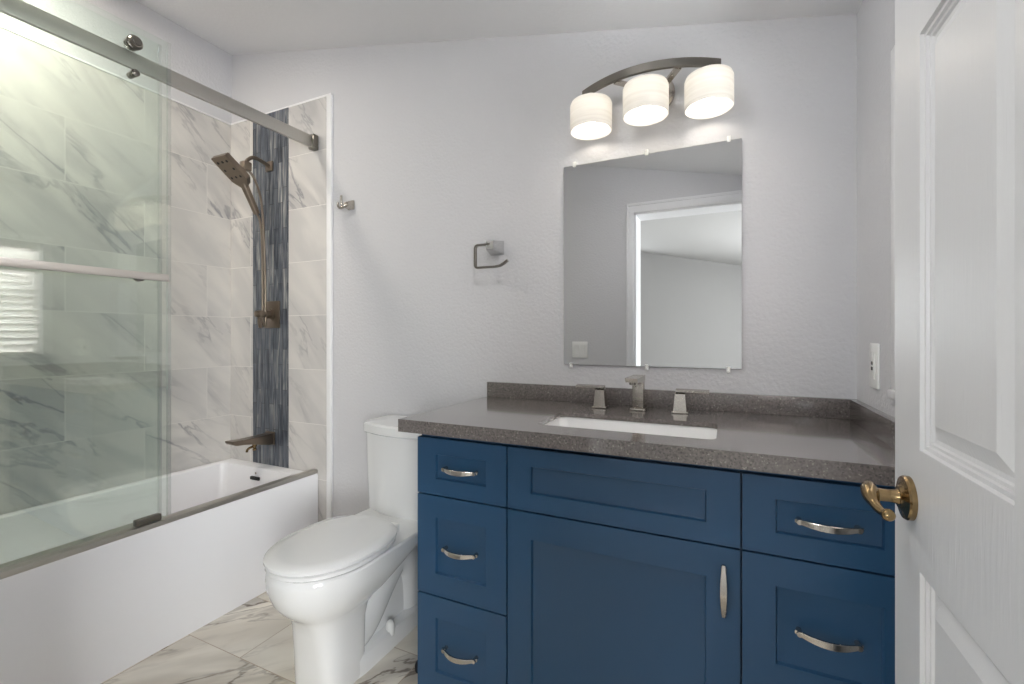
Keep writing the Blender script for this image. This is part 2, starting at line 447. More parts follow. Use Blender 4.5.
structure('ceiling_bedroom', ceiling_slab(BX0 - 0.1, BX1 + 0.1, BY - 0.1, -0.02), M['bedroom_ceiling'], 'sloping bedroom ceiling seen through the doorway in the mirror', 'ceiling')
def wallbox(bm, xa, xb, ya, yb, z0=0.0, top=None):
    """wall piece whose top follows the sloping ceiling unless top is given"""
    t = (lambda x: ceil_z(x) + 0.03) if top is None else (lambda x: top)
    hexa(bm, [(xa, ya, z0), (xb, ya, z0), (xb, yb, z0), (xa, yb, z0),
              (xa, ya, t(xa)), (xb, ya, t(xb)), (xb, yb, t(xb)), (xa, yb, t(xa))]); return bm
wall_back = structure('wall_back', wallbox(B(), XL - 0.1, XR + 0.12, D, D + 0.1), M['paint'], 'white textured back wall behind the vanity and toilet', 'wall')
wall_left = structure('wall_left', wallbox(B(), XL - 0.1, XL, -0.02, D), M['paint'], 'left wall tiled in marble behind the bathtub', 'wall')
# right wall with a window opening
WY0, WY1, WZ0, WZ1 = 0.68, 1.255, 1.0, 1.72
bm = B()
wallbox(bm, XR, XR + 0.12, WY1, D); wallbox(bm, XR, XR + 0.12, -0.02, WY0)
wallbox(bm, XR, XR + 0.12, WY0, WY1, 0, WZ0); wallbox(bm, XR, XR + 0.12, WY0, WY1, WZ1)
structure('wall_right', bm, M['paint'], 'white textured right wall behind the open door', 'wall')
# front wall with the doorway
DX0, DX1, DZ = -0.570, 0.285, 1.965
bm = B()
wallbox(bm, XL, DX0, -0.02, YF); wallbox(bm, DX1, XR, -0.02, YF); wallbox(bm, DX0, DX1, -0.02, YF, DZ)
structure('wall_front', bm, M['paint'], 'white front wall with the doorway, seen in the mirror', 'wall')
# bedroom walls
bm = B(); wallbox(bm, BX0, -2.9, BY - 0.1, BY); wallbox(bm, -1.3, BX1, BY - 0.1, BY)
wallbox(bm, -2.9, -1.3, BY - 0.1, BY, 0, 0.9); wallbox(bm, -2.9, -1.3, BY - 0.1, BY, 2.1)
structure('wall_bedroom_far', bm, M['bedroom'], 'grey bedroom wall seen through the doorway in the mirror', 'wall')
bm = B(); wallbox(bm, BX1, BX1 + 0.1, BY, -2.6); wallbox(bm, BX1, BX1 + 0.1, -0.8, -0.02)
wallbox(bm, BX1, BX1 + 0.1, -2.6, -0.8, 0, 0.5); wallbox(bm, BX1, BX1 + 0.1, -2.6, -0.8, 1.7)
structure('wall_bedroom_right', bm, M['bedroom'], 'right bedroom wall out of the picture', 'wall')
bm = B(); wallbox(bm, BX0 - 0.1, BX0, BY, -0.02)
structure('wall_bedroom_left', bm, M['bedroom'], 'left bedroom wall out of the picture', 'wall')
bm = B(); wallbox(bm, BX0, XL - 0.1, -0.1, -0.02); wallbox(bm, XR + 0.12, BX1, -0.1, -0.02)
wallbox(bm, XL - 0.1, DX0, -0.1, -0.02); wallbox(bm, DX1, XR + 0.12, -0.1, -0.02); wallbox(bm, DX0, DX1, -0.1, -0.02, DZ)
structure('wall_bedroom_near', bm, M['bedroom'], 'bedroom side of the doorway wall', 'wall')

# tile panels and edge trim on the walls (parts of their walls)
bm = B(); box(bm, XL, -1.769, TF, D, 0, 2.296)
obj('tile_panel', bm, M['tile_back'], wall_back)
bm = B(); box(bm, -2.310, -2.036, TF - 0.0025, TF + 0.002, 0.44, 2.296, 0.0008, 1)
tag(obj('mosaic_strip', bm, M['mosaic'], wall_back), 'vertical blue grey glass mosaic strip')
bm = B(); box(bm, -1.770, -1.738, TF - 0.003, D, 0, 2.304, 0.004, 3); box(bm, XL, -1.768, TF - 0.002, D, 2.294, 2.304, 0.002, 2)
tag(obj('edge_trim', bm, M['edge'], wall_back), 'white bullnose tile edge')
bm = B(); box(bm, XL, XL + 0.011, YF, TF, 0.3, 2.296)
obj('tile_panel', bm, M['tile_left'], wall_left)
bm = B(); box(bm, XL, XL + 0.014, YF, TF, 2.294, 2.304, 0.002, 2)
obj('edge_trim', bm, M['edge'], wall_left)
bm = B(); box(bm, -1.738, -0.80, D - 0.014, D, 0, 0.095, 0.004, 2)
structure('baseboard_back', bm, M['trim'], 'white baseboard along the back wall behind the toilet', 'baseboard')
# door casing
bm = B()
for ya, yb in ((YF, YF + 0.014), (-0.114, -0.1)):
    box(bm, DX0 - 0.050, DX0 + 0.0, ya, yb, 0, DZ + 0.066, 0.004, 2)
    box(bm, DX1 - 0.0, DX1 + 0.06, ya, yb, 0, DZ + 0.066, 0.004, 2)
    box(bm, DX0 - 0.050, DX1 + 0.06, ya - .0005, yb + .0005, DZ, DZ + 0.066, 0.004, 2)
    s = 1 if ya > 0 else -1
    box(bm, DX0 - 0.050, DX0 - 0.036, ya + .004 * s, yb + .006 * s, 0, DZ + 0.066, 0.003, 2)
    box(bm, DX0 - 0.050, DX1 + 0.06, ya + .004 * s, yb + .006 * s, DZ + 0.046, DZ + 0.066, 0.003, 2)
box(bm, DX0, DX0 + 0.012, -0.1, YF, 0, DZ); box(bm, DX1 - 0.012, DX1, -0.1, YF, 0, DZ); box(bm, DX0, DX1, -0.1, YF, DZ - 0.012, DZ)
structure('trim_1', bm, M['trim'], 'white moulded casing around the doorway, seen in the mirror', 'door casing')

# window on the right wall (seen only by reflection)
win = root('window_1', (XR, (WY0 + WY1) / 2, WZ0), 'small bathroom window on the right wall reflected in the shower glass', 'window'); win['kind'] = 'structure'
bm = B(); c = 0.045
for (a, b_, z0, z1) in ((WY0 - c, WY0, WZ0 - 0.03, WZ1 + c), (WY1, WY1 + c, WZ0, WZ1 + c), (WY0, WY1, WZ1, WZ1 + c)):
    box(bm, XR - 0.013, XR, a, b_, z0, z1, 0.003, 2)
obj('casing', bm, M['trim'], win)
bm = B(); box(bm, XR - 0.018, XR + 0.10, WY0 - c, WY1 + 0.050, WZ0 - 0.022, WZ0, 0.004, 2); box(bm, XR - 0.012, XR, WY0 - c, WY1 + c, WZ0 - 0.038, WZ0 - 0.022, 0.003, 2)
obj('window_sill', bm, M['trim'], win)
bm = B()
for (a, b_, z0, z1) in ((WY0, WY0 + 0.03, WZ0, WZ1), (WY1 - 0.03, WY1, WZ0, WZ1), (WY0, WY1, WZ0, WZ0 + 0.03), (WY0, WY1, WZ1 - 0.03, WZ1), (WY0, WY1, 1.345, 1.375)):
    box(bm, XR + 0.085, XR + 0.112, a, b_, z0, z1, 0.002, 1)
obj('window_frame', bm, M['plastic'], win)
bm = B(); box(bm, XR + 0.096, XR + 0.100, WY0 + 0.02, WY1 - 0.02, WZ0 + 0.02, WZ1 - 0.02)
obj('window_glass', bm, M['window_glass'], win)
bl = root('window_blind', (XR + 0.04, (WY0 + WY1) / 2, WZ0), 'white horizontal slat blind hanging in the bathroom window', 'blind')
bm = B(); z = WZ0 + 0.04
while z < WZ1 - 0.05:
    r = bmesh.ops.create_cube(bm, size=1)
    bmesh.ops.scale(bm, vec=(0.058, WY1 - WY0 - 0.012, 0.003), verts=r['verts'])
    bmesh.ops.rotate(bm, cent=(0, 0, 0), matrix=Matrix.Rotation(radians(66), 3, 'Y'), verts=r['verts'])
    bmesh.ops.translate(bm, vec=(XR + 0.042, (WY0 + WY1) / 2, z), verts=r['verts'])
    z += 0.044
obj('slats', bm, M['slat'], bl)
bm = B(); box(bm, XR + 0.012, XR + 0.066, WY0 + 0.004, WY1 - 0.004, WZ1 - 0.045, WZ1 - 0.002, 0.003, 2)
obj('head_rail', bm, M['blind'], bl)
bm = B(); box(bm, XR + 0.020, XR + 0.064, WY0 + 0.006, WY1 - 0.006, WZ0 + 0.004, WZ0 + 0.018, 0.003, 2)
obj('bottom_rail', bm, M['blind'], bl)
# two bedroom windows added to send fill light through the doorway
w2 = root('added_window_2', (-2.1, BY, 0.9), 'bedroom window added on the far wall for fill light, out of the picture', 'window'); w2['kind'] = 'structure'
bm = B()
for (a, b_, z0, z1) in ((-2.9, -2.85, .9, 2.1), (-1.35, -1.3, .9, 2.1), (-2.9, -1.3, .9, .95), (-2.9, -1.3, 2.05, 2.1), (-2.125, -2.075, .9, 2.1)):
    box(bm, a, b_, BY - 0.09, BY - 0.04, z0, z1, 0.003, 1)
obj('window_frame', bm, M['plastic'], w2)
bm = B(); box(bm, -2.88, -1.32, BY - 0.07, BY - 0.064, .92, 2.08)
obj('window_glass', bm, M['window_glass'], w2)
w3 = root('added_window_3', (BX1, -1.7, 0.5), 'bedroom window added on the right wall for fill light, out of the picture', 'window'); w3['kind'] = 'structure'
bm = B()
for (a, b_, z0, z1) in ((-2.6, -2.55, .5, 1.7), (-.85, -.8, .5, 1.7), (-2.6, -.8, .5, .55), (-2.6, -.8, 1.65, 1.7), (-1.725, -1.675, .5, 1.7)):
    box(bm, BX1 + 0.04, BX1 + 0.09, a, b_, z0, z1, 0.003, 1)
obj('window_frame', bm, M['plastic'], w3)
bm = B(); box(bm, BX1 + 0.064, BX1 + 0.07, -2.58, -.82, .52, 1.68)
obj('window_glass', bm, M['window_glass'], w3)

# ------------------------------------------------------------------ the open door
DXF = 0.24
door_us = [0.10, 0.205, 0.438, 0.5737, 0.80, 0.90]; door_vs = [0.012, 0.14, 0.798, 0.964, 1.532, 1.64, 1.845, 1.955]
bm = B()
panelled(bm, lambda u, v, d: Vector((DXF + d, u, v)), door_us, door_vs, {(i, j) for i in (1, 3) for j in (1, 3, 5)},
         [(0, 0), (0.002, 0.0045), (0.007, 0.0045), (0.0085, 0.008), (0.012, 0.0085), (0.014, 0.0115), (0.019, 0.0125), (0.040, 0.0035)], 0.035)
door = structure('door_1', bm, M['door'], 'white moulded panel door standing open at the right edge', 'door', ang=14)
hnd = bpy.data.objects.new('door_handle', None); COL.objects.link(hnd); hnd.parent = door; hnd.empty_display_size = 0.03
HP = Vector((DXF, 0.836, 0.887)); hnd.location = HP; ORIG[hnd.name] = HP; hnd['label'] = 'antique brass lever handle'
bm = B(); lathe(bm, HP, (-1, 0, 0), [(0, 0.0310), (0.006, 0.0312), (0.0085, 0.0295), (0.0095, 0.0265), (0.0105, 0.020), (0.014, 0.015), (0.0145, 0.001)], 32)
obj('rosette', bm, M['brass'], hnd, 30)
bm = B()
lathe(bm, HP + Vector((-0.012, 0, 0)), (-1, 0, 0), [(0, 0.0125), (0.005, 0.0100), (0.014, 0.0088), (0.026, 0.0094), (0.033, 0.0105), (0.039, 0.0100), (0.042, 0.006), (0.043, 0.001)], 20)
lp = spline([HP + Vector(p) for p in ((-0.045, 0.012, 0.006), (-0.047, 0.000, 0.004), (-0.049, -0.016, 0.000), (-0.049, -0.032, -0.004), (-0.047, -0.046, -0.0075), (-0.044, -0.056, -0.009), (-0.041, -0.062, -0.009))], 7)
def lever_r(t): return 0.0096 + 0.0028 * math.sin(pi * min(1, t / 0.5)) - 0.0046 * min(1, t / 0.85) + (0.0035 * (t - 0.85) / 0.15 if t > 0.85 else 0)
tube(bm, lp, lever_r, 14); sphere(bm, lp[0], 0.0096); sphere(bm, lp[-1], 0.0082)
obj('lever', bm, M['brass'], hnd, 50)

# ------------------------------------------------------------------ bathtub
TX0, TX1, TY0, TY1, TZ = XL + 0.016, -1.825, YF, TF, 0.441
tub = root('bathtub', ((TX0 + TX1) / 2, 0.86, 0), 'white alcove bathtub with a plain flat apron behind glass', 'bathtub')
cx, cyy = (TX0 + TX1) / 2, (TY0 + TY1) / 2; hx, hy = (TX1 - TX0) / 2, (TY1 - TY0) / 2
ix0, ix1, iy0, iy1 = TX0 + 0.04, TX1 - 0.100, TY0 + 0.10, TF - 0.062
icx, icy, ihx, ihy = (ix0 + ix1) / 2, (iy0 + iy1) / 2, (ix1 - ix0) / 2, (iy1 - iy0) / 2
bm = B()
loft(bm, [rr(cx, cyy, hx, hy, 0.004, 0), rr(cx, cyy, hx, hy, 0.004, TZ - 0.006), rr(cx, cyy, hx - 0.004, hy - 0.004, 0.004, TZ),
          rr(icx, icy, ihx + 0.006, ihy + 0.006, 0.035, TZ), rr(icx, icy, ihx, ihy, 0.033, TZ - 0.004), rr(icx, icy, ihx - 0.006, ihy - 0.006, 0.035, TZ - 0.03),
          rr(icx, icy, ihx - 0.022, ihy - 0.03, 0.045, 0.16), rr(icx, icy, ihx - 0.032, ihy - 0.045, 0.06, 0.12), rr(icx, icy, ihx - 0.07, ihy - 0.09, 0.06, 0.095)])
obj('tub_shell', bm, M['acrylic'], tub, 40)
bm = B(); box(bm, -2.225, -2.160, iy1 - 0.018, iy1 - 0.004, 0.380, 0.396, 0.003, 2)
tag(obj('overflow_slot', bm, M['dark_hole'], tub), 'dark overflow slot')
bm = B(); lathe(bm, (-2.19, iy1 - 0.009, 0.414), (0, -1, 0), [(0, 0.006), (0.002, 0.006), (0.0025, 0.001)], 14)
obj('overflow_button', bm, M['nickel'], tub)
bm = B(); lathe(bm, (-2.19, 1.40, 0.094), (0, 0, 1), [(0, 0.034), (0.004, 0.033), (0.005, 0.02), (0.009, 0.018), (0.01, 0.001)], 24)
obj('drain', bm, M['nickel'], tub)

# ------------------------------------------------------------------ shower glass
TRX0, TRX1 = -1.890, -1.829
tr = root('shower_track', (-1.86, 0.86, TZ), 'slim brushed steel threshold track along the bathtub rim', 'track')
bm = B(); box(bm, -1.864, -1.8285, YF, TF - 0.0, TZ, TZ + 0.018, 0.002, 2)
box(bm, -1.920, -1.872, YF, 0.985, TZ, TZ + 0.012, 0.002, 2)
obj('track_channel', bm, M['steel'], tr)
bm = B(); box(bm, -1.858, -1.834, 0.872, 0.950, TZ + 0.020, TZ + 0.042, 0.003, 2)
tag(obj('guide_block', bm, M['steel_dark'], tr), 'dark guide block')
rail = root('shower_rail', (-1.85, TF, 2.045), 'grey brushed steel header rail spanning above the bathtub glass', 'rail')
bm = B(); box(bm, -1.857, -1.843, YF + 0.03, TF - 0.028, 2.046, 2.102, 0.0015, 2)
obj('rail_bar', bm, M['steel'], rail)
for yy in (TF - 0.032, YF):
    bm = B(); box(bm, -1.868, -1.832, yy, yy + 0.032, 2.038, 2.110, 0.003, 2)
    box(bm, -1.8325, -1.830, yy + 0.008, yy + 0.024, 2.055, 2.093, 0.001, 1)
    obj('rail_bracket', bm, M['steel_dark'], rail)
YAW = -radians(1.7)
rail.rotation_euler = (0, 0, YAW); rail.location.x += 0.010
fx = root('fixed_glass_panel', (-1.878, 0.5, TZ), 'fixed green tinted glass panel behind the sliding shower door', 'glass panel')
bm = B(); box(bm, -1.882, -1.874, YF + 0.002, 0.966, TZ + 0.012, 2.19, 0.0008, 1)
obj('glass_pane', bm, M['glass'], fx)
bm = B()
box(bm, -1.8835, -1.8725, 0.964, 0.974, TZ + 0.014, 2.19, 0.001, 1)
obj('edge_seal', bm, M['seal'], fx)
bm = B(); 
for yy in (0.30, 0.75):
    bm = B(); lathe(bm, (-1.874, yy, 2.074), (1, 0, 0), [(0, 0.014), (0.013, 0.014)], 16)
    obj('rail_clamp', bm, M['steel_dark'], fx)
sl = root('sliding_shower_door', (-1.838, 0.58, TZ + 0.02), 'sliding green tinted glass shower door hung on rollers from the rail', 'shower door')
SX0, SX1 = -1.838, -1.830
bm = B(); box(bm, SX0, SX1, 0.17, 0.972, TZ + 0.024, 2.188, 0.0008, 1)
obj('glass_pane', bm, M['glass'], sl)
bm = B(); box(bm, SX0 - 0.002, SX1 + 0.002, 0.970, 0.981, TZ + 0.026, 2.188, 0.001, 1)
obj('edge_seal', bm, M['seal'], sl)
for yy in (0.869, 0.27):
    bm = B()
    lathe(bm, (-1.862, yy, 2.128), (1, 0, 0), [(0, 0.012), (0.003, 0.020), (0.007, 0.020), (0.010, 0.0155), (0.014, 0.0155), (0.017, 0.021), (0.0205, 0.021)], 24)
    lathe(bm, (SX1, yy, 2.128), (1, 0, 0), [(0, 0.024), (0.004, 0.024), (0.006, 0.021), (0.013, 0.019), (0.016, 0.016), (0.0162, 0.010), (0.0185, 0.009), (0.0186, 0.001)], 24)
    obj('roller', bm, M['steel_dark'], sl)
    bm = B()
    lathe(bm, (-1.862, yy, 2.022), (1, 0, 0), [(0, 0.010), (0.024, 0.010)], 16)
    lathe(bm, (SX1, yy, 2.022), (1, 0, 0), [(0, 0.012), (0.010, 0.012), (0.0115, 0.010), (0.012, 0.001)], 18)
    obj('anti_jump_stop', bm, M['steel_dark'], sl)
tb = bpy.data.objects.new('towel_bar', None); COL.objects.link(tb); tb.parent = sl
tb.location = (SX1 + 0.838 * 0 - (-1.838), 0.0, 0.0); ORIG[tb.name] = Vector((SX1, 0.58, TZ + 0.02))
bm = B(); box(bm, -1.793, -1.783, 0.20, 0.952, 1.313, 1.338, 0.0015, 2)
obj('bar', bm, M['satin'], tb)
for yy in (0.885, 0.26):
    bm = B(); lathe(bm, (SX1, yy, 1.325), (1, 0, 0), [(0, 0.015), (0.006, 0.015), (0.007, 0.009), (0.038, 0.009)], 18)
    lathe(bm, (SX0, yy, 1.325), (-1, 0, 0), [(0, 0.016), (0.006, 0.016), (0.008, 0.013), (0.0085, 0.001)], 18)
    tag(obj('standoff', bm, M['steel_dark'], tb), 'dark round standoff')

sl.rotation_euler = (0, 0, YAW); sl.location.x -= 0.0175
fx.rotation_euler = (0, 0, YAW); fx.location.x -= 0.020

# ------------------------------------------------------------------ shower fittings
SXc = -2.172
sh = root('hand_shower', (SXc, TF, 2.0), 'square bronze nickel hand shower head docked on its arm', 'shower head')
bm = B(); box(bm, SXc - 0.026, SXc + 0.026, TF - 0.012, TF - 0.0025, 1.985, 2.037, 0.003, 2)
obj('wall_flange', bm, M['nickel_dark'], sh)
bm = B(); tube(bm, spline([(SXc, TF - 0.01, 2.011), (SXc, 1.585, 2.024), (SXc, 1.54, 2.026), (SXc, 1.512, 2.006), (SXc, 1.500, 1.985)], 8), 0.0095, 14)
obj('shower_arm', bm, M['nickel_dark'], sh)
# wand frame: head axis from far tip to neck
tip = Vector((SXc, 1.368, 1.975)); neck = Vector((SXc, 1.482, 1.892)); grip = Vector((SXc, 1.560, 1.745))
bm = B()
ax = (neck - tip).normalized(); nn = Vector((0, ax.z, -ax.y)); nn = nn if nn.z > 0 else -nn     # back side normal
def slab_ring(p, w, t): return [p + Vector((sx * w, 0, 0)) + nn * (sz * t) for sx, sz in ((-1, -1), (1, -1), (1, 1), (-1, 1))]
L = (neck - tip).length
loft(bm, [slab_ring(tip, 0.052, 0.010), slab_ring(tip + ax * 0.004, 0.054, 0.012), slab_ring(tip + ax * (L - 0.012), 0.054, 0.014), slab_ring(tip + ax * L, 0.048, 0.014),
          slab_ring(neck + ax * 0.022 + Vector((0, 0, -0.006)), 0.022, 0.015)])
obj('spray_head', bm, M['nickel_dark'], sh, 30)
bm = B()
for i in range(3):
    for j in range(3):
        if i == 1 and j == 1: continue
        p = tip + ax * (0.028 + 0.042 * i) + Vector(((j - 1) * 0.032, 0, 0)) - nn * 0.0125
        bm = B(); lathe(bm, p, -nn, [(0, 0.0065), (0.0022, 0.006), (0.0024, 0.001)], 10)
        obj('nozzle', bm, M['dark_hole'], sh)
bm = B()
gd = (grip - neck).normalized()
hp = spline([neck + ax * 0.008, neck + gd * 0.035, neck + gd * 0.09, grip], 6)
sweep(bm, hp, lambda t: rect_prof(0.018 - 0.004 * t, 0.0135 - 0.002 * t, 0.004), (1, 0, 0))
obj('grip', bm, M['nickel_dark'], sh, 30)
bm = B(); box(bm, SXc - 0.02, SXc + 0.02, 1.478, 1.520, 1.945, 1.99, 0.006, 2); box(bm, SXc - 0.015, SXc + 0.015, 1.468, 1.492, 1.915, 1.955, 0.004, 2)
obj('dock', bm, M['nickel_dark'], sh)
bm = B()
tube(bm, spline([grip, grip + gd * 0.03, (SXc + 0.004, 1.583, 1.64), (SXc + 0.004, 1.588, 1.45), (SXc + 0.004, 1.588, 1.22), (SXc + 0.008, 1.588, 1.185), (SXc + 0.016, 1.588, 1.17), (SXc + 0.026, 1.588, 1.185), (SXc + 0.028, 1.586, 1.25),
                 (SXc + 0.034, 1.578, 1.5), (SXc + 0.030, 1.565, 1.78), (SXc + 0.018, 1.540, 1.90), (SXc + 0.006, 1.508, 1.955)], 8), 0.0058, 10)
obj('hose', bm, M['nickel_dark'], sh, 60)
VX, VZ = -2.150, 1.232
va = root('shower_valve', (VX, TF, VZ), 'square bronze nickel shower valve on the mosaic strip', 'valve')
bm = B(); box(bm, VX - 0.056, VX + 0.056, TF - 0.011, TF - 0.0025, VZ - 0.07, VZ + 0.07, 0.003, 2)
obj('escutcheon', bm, M['nickel_dark'], va)
bm = B(); lathe(bm, (VX, TF - 0.010, VZ), (0, -1, 0), [(0, 0.030), (0.010, 0.029), (0.012, 0.022), (0.040, 0.021), (0.042, 0.017), (0.058, 0.017), (0.059, 0.001)], 24)
obj('stem', bm, M['nickel_dark'], va)
bm = B(); box(bm, VX - 0.018, VX + 0.018, TF - 0.086, TF - 0.066, VZ - 0.018, VZ + 0.018, 0.004, 2)
sweep(bm, spline([(VX, TF - 0.076, VZ), (VX - 0.008, TF - 0.074, VZ - 0.035), (VX - 0.012, TF - 0.066, VZ - 0.070)], 6), rect_prof(0.009, 0.005, 0.002), (0.1, 1, 0))
lathe(bm, (VX, TF - 0.084, VZ), (0, -1, 0), [(0, 0.015), (0.016, 0.015), (0.018, 0.012), (0.0185, 0.001)], 18)
obj('lever', bm, M['nickel_dark'], va)
SPX, SPZ = -2.165, 0.585
so = root('tub_spout', (SPX, TF, SPZ), 'bronze nickel tub spout reaching out over the bathtub', 'spout')
bm = B(); box(bm, SPX - 0.034, SPX + 0.034, TF - 0.012, TF - 0.0025, SPZ - 0.034, SPZ + 0.034, 0.004, 2)
obj('wall_flange', bm, M['nickel_dark'], so)
bm = B()
rings = []
for t, zt, zb, w in ((0.012, 0.028, -0.030, 0.028), (0.03, 0.026, -0.029, 0.027), (0.07, 0.024, -0.020, 0.027), (0.12, 0.024, -0.008, 0.028), (0.17, 0.024, 0.000, 0.029), (0.205, 0.026, 0.003, 0.030), (0.222, 0.027, 0.010, 0.030), (0.228, 0.026, 0.018, 0.029)):
    y = TF - t; rings.append([Vector((SPX + sx * w, y, SPZ + zz)) for sx, zz in ((-1, zb + .004), (-.88, zb), (.88, zb), (1, zb + .004), (1, zt - .003), (.9, zt), (-.9, zt), (-1, zt - .003))])
loft(bm, rings)
obj('spout_body', bm, M['nickel_dark'], so, 40)
bm = B(); yv = TF - 0.095
lathe(bm, (SPX, yv, SPZ - 0.012), (0, 0, -1), [(0, 0.012), (0.012, 0.011), (0.014, 0.006), (0.022, 0.006), (0.024, 0.010), (0.032, 0.010), (0.033, 0.001)], 16)
tube(bm, spline([(SPX, yv, SPZ - 0.026), (SPX, yv - 0.022, SPZ - 0.026), (SPX, yv - 0.038, SPZ - 0.034), (SPX, yv - 0.042, SPZ - 0.046)], 5), 0.006, 10)
tag(obj('diverter', bm, M['brass'], so), 'small brass toned diverter')

# ------------------------------------------------------------------ robe hook and paper holder
rh = root('robe_hook', (-1.625, D, 1.742), 'small nickel robe hook on the wall beside the shower', 'hook')
bm = B(); box(bm, -1.638, -1.600, D - 0.010, D, 1.722, 1.766, 0.003, 2)
hexa(bm, [(-1.636, D - 0.008, 1.724), (-1.636, D - 0.034, 1.730), (-1.608, D - 0.034, 1.730), (-1.602, D - 0.008, 1.724),
          (-1.636, D - 0.008, 1.764), (-1.636, D - 0.034, 1.752), (-1.608, D - 0.034, 1.752), (-1.602, D - 0.008, 1.764)])
obj('mount', bm, M['nickel'], rh)
for pts in ([(-1.618, D - 0.032, 1.742), (-1.630, D - 0.040, 1.733), (-1.634, D - 0.048, 1.738), (-1.634, D - 0.052, 1.752), (-1.632, D - 0.053, 1.776)],
            [(-1.626, D - 0.030, 1.738), (-1.645, D - 0.036, 1.728), (-1.658, D - 0.040, 1.730), (-1.663, D - 0.043, 1.740), (-1.663, D - 0.044, 1.750)]):
    bm = B(); tube(bm, spline(pts, 6), lambda t: 0.0068 - 0.0016 * t, 12); sphere(bm, pts[-1], 0.0054)
    obj('prong', bm, M['nickel'], rh, 60)
tp = root('toilet_paper_holder', (-0.83, D, 1.47), 'open bent nickel toilet paper holder on the wall, empty', 'paper holder')
bm = B(); hexa(bm, [(-0.868, D, 1.447), (-0.868 + .012, 1.585, 1.462), (-0.823, 1.585, 1.462), (-0.808, D, 1.447),
                    (-0.868, D, 1.503), (-0.868 + .012, 1.585, 1.494), (-0.823, 1.585, 1.494), (-0.808, D, 1.503)])
obj('post', bm, M['chrome'], tp, 20)
bm = B(); YB = 1.592
path = [(-0.840, YB, 1.482)] + [(-0.896 - 0.012 * sin(a), YB, 1.470 + 0.012 * cos(a)) for a in [radians(x) for x in (0, 22, 45, 68, 90)]] + \
       [(-0.896 - 0.012 * cos(a), YB, 1.404 - 0.012 * sin(a)) for a in [radians(x) for x in (0, 22, 45, 68, 90)]] + \
       [(-0.82, YB, 1.392), (-0.797, YB, 1.395), (-0.780, YB, 1.403), (-0.764, YB, 1.414)]
sweep(bm, path, rect_prof(0.0075, 0.0042, 0.0015), (0, 1, 0))
obj('bar', bm, M['steel_dark'], tp, 40)

# ------------------------------------------------------------------ toilet
TCX = -1.176
to = root('toilet', (TCX, 1.3, 0), 'white two-piece toilet with closed lid between bathtub and vanity', 'toilet')
def egg(yf, yb, hw, z, yc, n=40, ef=2.1, eb=3.2):
    """plan outline: elliptical nose towards -y, squarer back"""
    pts = []
    for i in range(n):
        a = 2 * pi * i / n; c_, s_ = cos(a), sin(a)
        e = ef if s_ < 0 else eb; ry = (yc - yf) if s_ < 0 else (yb - yc)
        x = hw * math.copysign(abs(c_) ** (2 / e), c_); y = ry * math.copysign(abs(s_) ** (2 / e), s_)
        pts.append(Vector((TCX + x, yc + y, z)))
    return pts
bm = B()
bowl = [(0.000, 1.022, 1.185, .090, 1.11, 4.5), (0.012, 1.020, 1.186, .092, 1.11, 4.5), (0.10, 1.012, 1.188, .091, 1.11, 4.0), (0.19, 1.002, 1.192, .091, 1.11, 3.6), (0.232, 0.990, 1.205, .095, 1.11, 3.0),
        (0.258, 0.970, 1.23, .112, 1.11, 2.5), (0.280, 0.945, 1.27, .132, 1.11, 2.2), (0.312, 0.922, 1.33, .150, 1.11, 2.1), (0.350, 0.909, 1.44, .163, 1.11, 2.1), (0.385, 0.905, 1.58, .168, 1.12, 2.1), (0.402, 0.908, 1.60, .168, 1.12, 2.1), (0.408, 0.914, 1.596, .163, 1.12, 2.1)]
loft(bm, [egg(yf, yb, hw, z, yc, ef=ef, eb=4.5) for z, yf, yb, hw, yc, ef in bowl])
# trapway bulging at the side behind the pedestal, and the floor flange
trap = spline([(TCX, 1.14, 0.10), (TCX, 1.22, 0.13), (TCX, 1.31, 0.22), (TCX, 1.385, 0.275), (TCX, 1.45, 0.235), (TCX, 1.47, 0.14), (TCX, 1.47, 0.02)], 7)
rings = []
for i, p in enumerate(trap):
    t = (trap[min(i + 1, len(trap) - 1)] - trap[max(i - 1, 0)]).normalized(); b = Vector((1, 0, 0)).cross(t)
    rings.append([p + Vector((0.079 * cos(2 * pi * k / 24), 0, 0)) + b * (0.088 * sin(2 * pi * k / 24)) for k in range(24)])
loft(bm, rings)
loft(bm, [egg(1.10, 1.56, w, z, 1.3, ef=6, eb=5) for w, z in ((.096, 0), (.096, .052), (.092, .062), (.080, .068))])
loft(bm, [rr(TCX, 1.34, .056, .20, .03, z) for z in (0.02, 0.39)])
obj('bowl', bm, M['porcelain'], to, 38)
bm = B()
so_ = dict(ef=2.1, eb=2.9)
loft(bm, [egg(0.910, 1.312, .163, 0.411, 1.11, **so_), egg(0.905, 1.314, .168, 0.415, 1.11, **so_), egg(0.905, 1.314, .168, 0.424, 1.11, **so_), egg(0.910, 1.312, .163, 0.4275, 1.11, **so_)])
obj('seat', bm, M['porcelain'], to, 40)
bm = B()
loft(bm, [egg(0.907, 1.316, .166, 0.4295, 1.11, **so_), egg(0.901, 1.320, .171, 0.433, 1.11, **so_), egg(0.901, 1.320, .171, 0.441, 1.11, **so_), egg(0.908, 1.316, .165, 0.4465, 1.11, **so_),
          egg(0.94, 1.295, .135, 0.4495, 1.11, **so_), egg(1.02, 1.24, .07, 0.4515, 1.11, **so_)])
obj('lid', bm, M['porcelain'], to, 40)
bm = B()
for sx in (-1, 1):
    bm = B(); box(bm, TCX + sx * 0.075 - 0.018, TCX + sx * 0.075 + 0.018, 1.312, 1.340, 0.404, 0.434, 0.006, 3)
    obj('lid_hinge', bm, M['plastic'], to)
